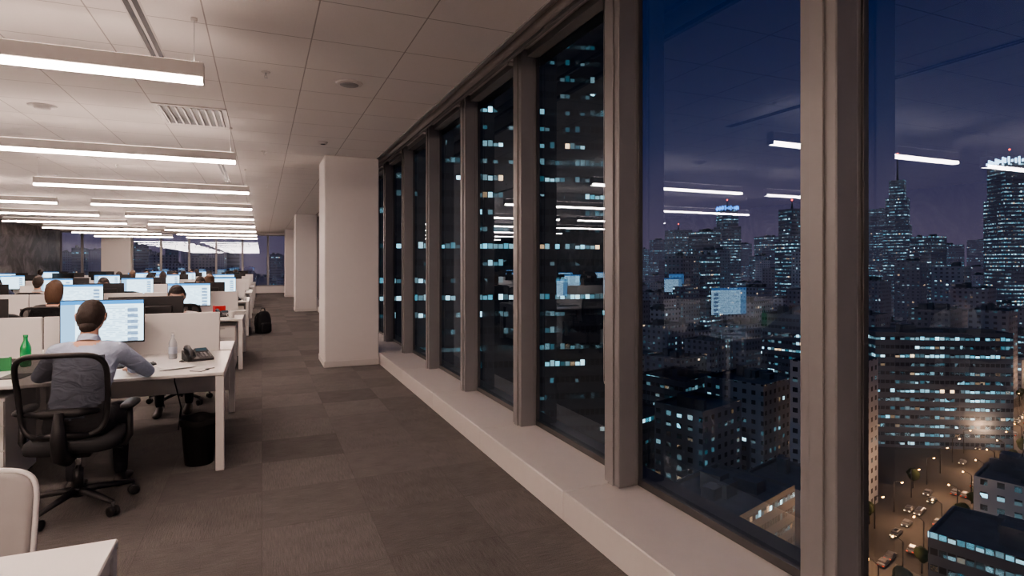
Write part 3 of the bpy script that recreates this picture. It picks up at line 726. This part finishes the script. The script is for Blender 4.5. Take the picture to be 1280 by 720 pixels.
for p in ((-.36,10.45,.1),(-.5,14.8,.3),(-1.5,9.9,.2)):
    b=B()
    for q in range(12): b.box((.003*math.sin(q*3),.004*math.cos(q*2),.003+q*.005),(.215,.30,.0046),'paper' if q%3 else 'button',0,rz=.04*math.sin(q*5))
    b.make('paper_stack',(p[0],p[1],.74),p[2])
b=B(); b.lathe([(.001,0),(.095,0),(.1,.005),(.128,.335),(.134,.345),(.134,.355),(.126,.355),(.120,.33),(.095,.01),(.001,.008)],(0,0,0),'bin',36)
rs=[]
for zz,r in ((.31,.133),(.352,.1385),(.362,.134),(.33,.118)):
    rs.append([Vector(((r+.003*math.sin(9*q+zz*40))*math.cos(q),(r+.003*math.sin(9*q+zz*40))*math.sin(q),zz+.006*math.sin(5*q))) for q in [2*math.pi*k/48 for k in range(48)]])
b.rings(rs,'rubber',cap=False); b.make('waste_bin',(-.45,5.16,0))
b=B()
rs=[]
for z,w,d in ((0,.24,.14),(.02,.32,.22),(.15,.34,.24),(.30,.32,.21),(.42,.26,.16),(.48,.18,.10),(.50,.06,.04)): rs.append(superell(w,d,z,28,3.2,cy=-z*.08))
b.rings(rs,'bag'); rs=[superell(w,.09,z,24,3,cy=-.14) for z,w in ((.03,.2),(.05,.25),(.2,.25),(.24,.18))]; b.rings(rs,'bag')
b.tube([(-.05,0,.49),(-.04,0,.55),(.04,0,.55),(.05,0,.49)],.01,'bag',8)
for s in(-1,1): b.tube([(s*.08,.07,.45),(s*.1,.14,.35),(s*.11,.15,.2),(s*.1,.11,.06)],[.012,.02,.02,.012],'bag',8,flat=.5)
b.make('backpack',(.02,14.3,0),.5)
b=B(); b.b2(-2.4,-.39,.9,2.05,.715,.74,'white',.004)
for x in (-.42,-2.37):
    for y in (.93,2.02): b.b2(x-.028,x+.028,y-.028,y+.028,0,.715,'white',.004)
    b.b2(x-.02,x+.02,.95,2.0,.665,.713,'white',.003)
b.b2(-2.35,-.44,1.0,1.04,.66,.713,'white',.003); b.make('office_desk')

# ------------------------------------------------------------------ city
ZG=-70.0
def D2W(d,r): return (d*SA+r*CA, d*CA-r*SA)
def px_of(x,y):
    d=x*SA+y*CA; r=x*CA-y*SA
    return (640+733*r/d if d>1 else -9999),d
def bld(b,cx,cy,w,dp,h,ang,mat,col,z0=ZG,roofbits=True,setb=None):
    b.col=col; ca,sa=math.cos(ang),math.sin(ang)
    def W(x,y,z): return (cx+x*ca-y*sa,cy+x*sa+y*ca,z)
    def prism(x0,x1,y0,y1,za,zb,mt,u0=0):
        c=[(x0,y0),(x1,y0),(x1,y1),(x0,y1)]; u=u0
        for k in range(4):
            p,q=c[k],c[(k+1)%4]; ln=math.hypot(q[0]-p[0],q[1]-p[1])
            b.add([W(*p,za),W(*q,za),W(*q,zb),W(*p,zb)],[(0,1,2,3)],mt,False,[((u,za-z0),(u+ln,za-z0),(u+ln,zb-z0),(u,zb-z0))]); u+=ln+7.7
    w2,d2=w/2,dp/2
    levels=[(w2,d2,z0,z0+h)] if not setb else []
    if setb:
        za=z0
        for fr,sc in setb: zb=z0+h*fr; levels.append((w2*sc,d2*sc,za,zb)); za=zb
    for (a,c,za,zb) in levels:
        prism(-a,a,-c,c,za,zb,mat)
        t=.5
        b.add([W(-a,-c,zb),W(a,-c,zb),W(a,c,zb),W(-a,c,zb),W(-a+t,-c+t,zb),W(a-t,-c+t,zb),W(a-t,c-t,zb),W(-a+t,c-t,zb),W(-a+t,-c+t,zb-.9),W(a-t,-c+t,zb-.9),W(a-t,c-t,zb-.9),W(-a+t,c-t,zb-.9)],
          [(0,1,5,4),(1,2,6,5),(2,3,7,6),(3,0,4,7),(4,5,9,8),(5,6,10,9),(6,7,11,10),(7,4,8,11),(8,9,10,11)],'roof')
    a,c,za,zb=levels[-1]
    if roofbits:
        for k in range(rr.randint(2,5)):
            x=rr.uniform(-a*.6,a*.6); y=rr.uniform(-c*.6,c*.6); s1=rr.uniform(.06,.25)*a; s2=rr.uniform(.08,.3)*c; hh=rr.uniform(.8,3.4)
            x0,x1,y0,y1=x-s1,x+s1,y-s2,y+s2
            vs=[W(x0,y0,zb-.9),W(x1,y0,zb-.9),W(x1,y1,zb-.9),W(x0,y1,zb-.9),W(x0,y0,zb+hh),W(x1,y0,zb+hh),W(x1,y1,zb+hh),W(x0,y1,zb+hh)]
            b.add(vs,[(0,1,5,4),(1,2,6,5),(2,3,7,6),(3,0,4,7),(4,5,6,7)],'roof')
    b.col=None
rr=random.Random(5)
EU=(.952,.306); EV=(-.306,.952); SANG=math.radians(17.8)
hero=[]
x,y=D2W(138,-8)
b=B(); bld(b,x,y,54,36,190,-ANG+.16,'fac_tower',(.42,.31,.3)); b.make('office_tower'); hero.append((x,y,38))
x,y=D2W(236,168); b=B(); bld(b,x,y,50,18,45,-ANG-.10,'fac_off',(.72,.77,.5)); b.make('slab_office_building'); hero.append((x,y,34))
def tower(px,wpx,top,d,lit,crown=None,spire=0,setb=None,ang=None,mat='fac_off',dr=1.0):
    r=(px-640)/733*d; x,y=D2W(d,r); w=wpx*d/733*.8; h=H_CAM+(330-top)*d/733-ZG
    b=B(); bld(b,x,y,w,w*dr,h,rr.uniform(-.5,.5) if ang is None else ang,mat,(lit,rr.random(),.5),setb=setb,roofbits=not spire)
    zt=ZG+h; sc=(setb[-1][1] if setb else 1)*w
    if crown:
        a=SANG if ang is None else ang
        n=9
        for k in range(n):
            for (ux,uy) in ((-.5+k/(n-1),-.5),(-.5,-.5+k/(n-1)),(.5,-.5+k/(n-1))):
                b.box((x+(ux*math.cos(a)-uy*math.sin(a))*sc,y+(ux*math.sin(a)+uy*math.cos(a))*sc,zt+sc*.06),(sc*.05,sc*.05,sc*(.2+.12*math.sin(k*2.1))),crown,0,rz=a)
        b.box((x,y,zt+sc*.05),(sc*.7,sc*.7,sc*.12),'roof',0,rz=a)
    if spire:
        hs=spire*d/733; b.tube([(x,y,zt),(x,y,zt+hs*.5),(x,y,zt+hs)],[1.2,.7,.25],'roof',8); b.ell((x,y,zt+hs),(.8,.8,.8),'redl',nu=8,nv=6)
    b.make('skyscraper'); hero.append((x,y,w*.9))
tower(1262,46,205,520,.70,'crown',18,ang=-.5,setb=((.8,1),(1,.86)))
tower(1122,34,226,640,.6,None,34,setb=((.7,1),(.88,.85),(1,.6)))
tower(1096,26,262,760,.5,None,0)
tower(909,30,262,700,.6,'crownb',12,ang=-.3,setb=((.85,1),(1,.8)))
tower(880,34,290,620,.5)
tower(848,30,288,800,.45,None,8)
tower(990,34,262,560,.55,None,12,setb=((.75,1),(1,.8)))
tower(958,26,296,900,.5); tower(1160,34,296,560,.5); tower(1190,22,306,800,.5); tower(1225,24,300,900,.5); tower(1050,30,285,700,.4)
tower(822,20,300,1000,.4); tower(930,18,305,1100,.4)
for p,t_ in ((175,306),(215,312),(250,308),(290,316),(345,318),(100,310)): tower(p,18,t_,rr.uniform(500,800),.2)
near=B(); farb=B()
for iu in range(-14,48):
    for iv in range(-18,39):
        g_,band=iv//3,iv%3
        u0=iu*31+rr.uniform(-1.5,1.5)
        v0=49+20+g_*96+band*26
        if iu%4==3: continue
        w=rr.uniform(19,27); dp=rr.uniform(15,21)
        x=u0*EU[0]+v0*EV[0]; y=u0*EU[1]+v0*EV[1]
        p,d=px_of(x,y)
        if d<110 or d>1500 or p<40 or p>1600: continue
        if any(math.hypot(x-hx,y-hy)<hr+12 for hx,hy,hr in hero): continue
        if d<170: h=rr.uniform(11,26)
        elif d<260: h=rr.uniform(14,38)
        elif d<450: h=rr.uniform(16,50) if rr.random()<.85 else rr.uniform(50,62)
        else: h=rr.uniform(18,60) if rr.random()<.85 else rr.uniform(66,66+d*.035)
        if g_==-1 and band==2 and u0<420: h=min(h,rr.uniform(12,22))
        if g_==-1 and band==1 and 60<u0<420: h=min(h,rr.uniform(18,34))
        if 165<d<235 and 930<p<1090: h=rr.uniform(34,48)
        if d>900 and rr.random()<.25: continue
        mt='fac_res' if rr.random()<.66 else 'fac_off'
        lit=rr.uniform(.10,.45) if mt=='fac_res' else rr.uniform(.15,.65)
        if p<420: lit*=.5
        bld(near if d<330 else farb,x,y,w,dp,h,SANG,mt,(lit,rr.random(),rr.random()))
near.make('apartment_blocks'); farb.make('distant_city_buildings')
b=B(); b.b2(-1500,3500,-2500,4500,ZG-1,ZG,'asphalt',0); b.make('city_ground')
def UV(u,v): return (u*EU[0]+v*EV[0],u*EU[1]+v*EV[1])
b=B(); lamps=[]
for k in range(30):
    u=90+k*16; 
    for s in (-1,1):
        x,y=UV(u+(8 if s>0 else 0),49+s*6.6); x2,y2=UV(u+(8 if s>0 else 0),49+s*4.6)
        b.tube([(x,y,ZG),(x,y,ZG+8.6),((x+x2)/2,(y+y2)/2,ZG+9.2),(x2,y2,ZG+9.2)],.12,'darkgrey',6); b.box((x2,y2,ZG+9.1),(.9,.4,.2),'sodium',.05,rz=SANG)
        if k%2==0 and s>0: lamps.append((*UV(u,49),ZG+9))
b.make('street_lamps')
for k,p in enumerate(lamps):
    l=bpy.data.lights.new('street_lamp_light','POINT'); l.energy=7500; l.color=(1,.55,.30); l.shadow_soft_size=.6
    o=bpy.data.objects.new('street_lamp_light',l); o.location=p; COL.objects.link(o)
b=B()
for k in range(64):
    u=rr.uniform(90,560); s=rr.choice((-1,1)); v=49+s*rr.choice((1.5,4.0)); x,y=UV(u,v)
    b.box((x,y,ZG+.6),(4.3,1.8,.8),'car',.25,rz=SANG,seg=2); b.box((x,y,ZG+1.15),(2.3,1.6,.6),'car',.25,rz=SANG,seg=2)
    for q in (-.6,.6):
        for e,mt in ((-2.15,'head' if s>0 else 'tail'),(2.15,'tail' if s>0 else 'head')):
            xx,yy_=UV(u+e,v+q); b.box((xx,yy_,ZG+.65),(.25,.35,.2),mt,0,rz=SANG)
b.make('street_cars')
b=B()
for k in range(46):
    u=rr.uniform(70,420); s=rr.choice((-1,1)); x,y=UV(u,49+s*8.6); r=rr.uniform(1.3,2.0)
    b.tube([(x,y,ZG),(x,y,ZG+4)],.2,'darkgrey',6)
    b.ell((x,y,ZG+4.5),(r,r,r*1.1),'tree',nu=10,nv=7,fn=lambda p:p*(1+.35*noise.noise(p*.9+Vector((u,0,0)))))
b.make('street_trees')
sun=bpy.data.lights.new('city_fill_sun','SUN'); sun.energy=.36; sun.color=(.58,.74,1); sun.angle=.05  # dim blue fill added to lift the building walls, no source seen
o=bpy.data.objects.new('city_fill_sun',sun); o.rotation_euler=(math.radians(42),0,math.radians(-60)); COL.objects.link(o)

# ------------------------------------------------------------------ world
w=bpy.data.worlds.new('night_sky'); S.world=w; w.use_nodes=True; nt=w.node_tree; nt.nodes.clear()
out=nt.nodes.new('ShaderNodeOutputWorld'); bg=nt.nodes.new('ShaderNodeBackground'); tc=nt.nodes.new('ShaderNodeTexCoord')
sp=nt.nodes.new('ShaderNodeSeparateXYZ'); L(nt,tc.outputs['Generated'],sp.inputs[0])
r=nt.nodes.new('ShaderNodeValToRGB'); cr=r.color_ramp
cr.elements[0].position=0; cr.elements[0].color=(.110,.088,.140,1)
cr.elements[1].position=.6; cr.elements[1].color=(.003,.010,.048,1)
e=cr.elements.new(.08); e.color=(.078,.066,.125,1); e=cr.elements.new(.2); e.color=(.022,.030,.090,1); e=cr.elements.new(.36); e.color=(.005,.015,.062,1)
L(nt,MA(nt,'MAXIMUM',sp.outputs[2],0),r.inputs[0])
L(nt,r.outputs[0],bg.inputs[0]); bg.inputs[1].default_value=1.0; L(nt,bg.outputs[0],out.inputs[0])

# ------------------------------------------------------------------ camera
cam=bpy.data.cameras.new('camera'); cam.lens=36*733/1280; cam.sensor_width=36; cam.shift_y=-30/1280; cam.clip_start=.05; cam.clip_end=6000
co=bpy.data.objects.new('camera',cam); co.location=(0,0,H_CAM); co.rotation_euler=(math.pi/2,0,-ANG); COL.objects.link(co); S.camera=co
try: S.view_settings.look='AgX - Medium High Contrast'
except Exception: pass
S.view_settings.exposure=0
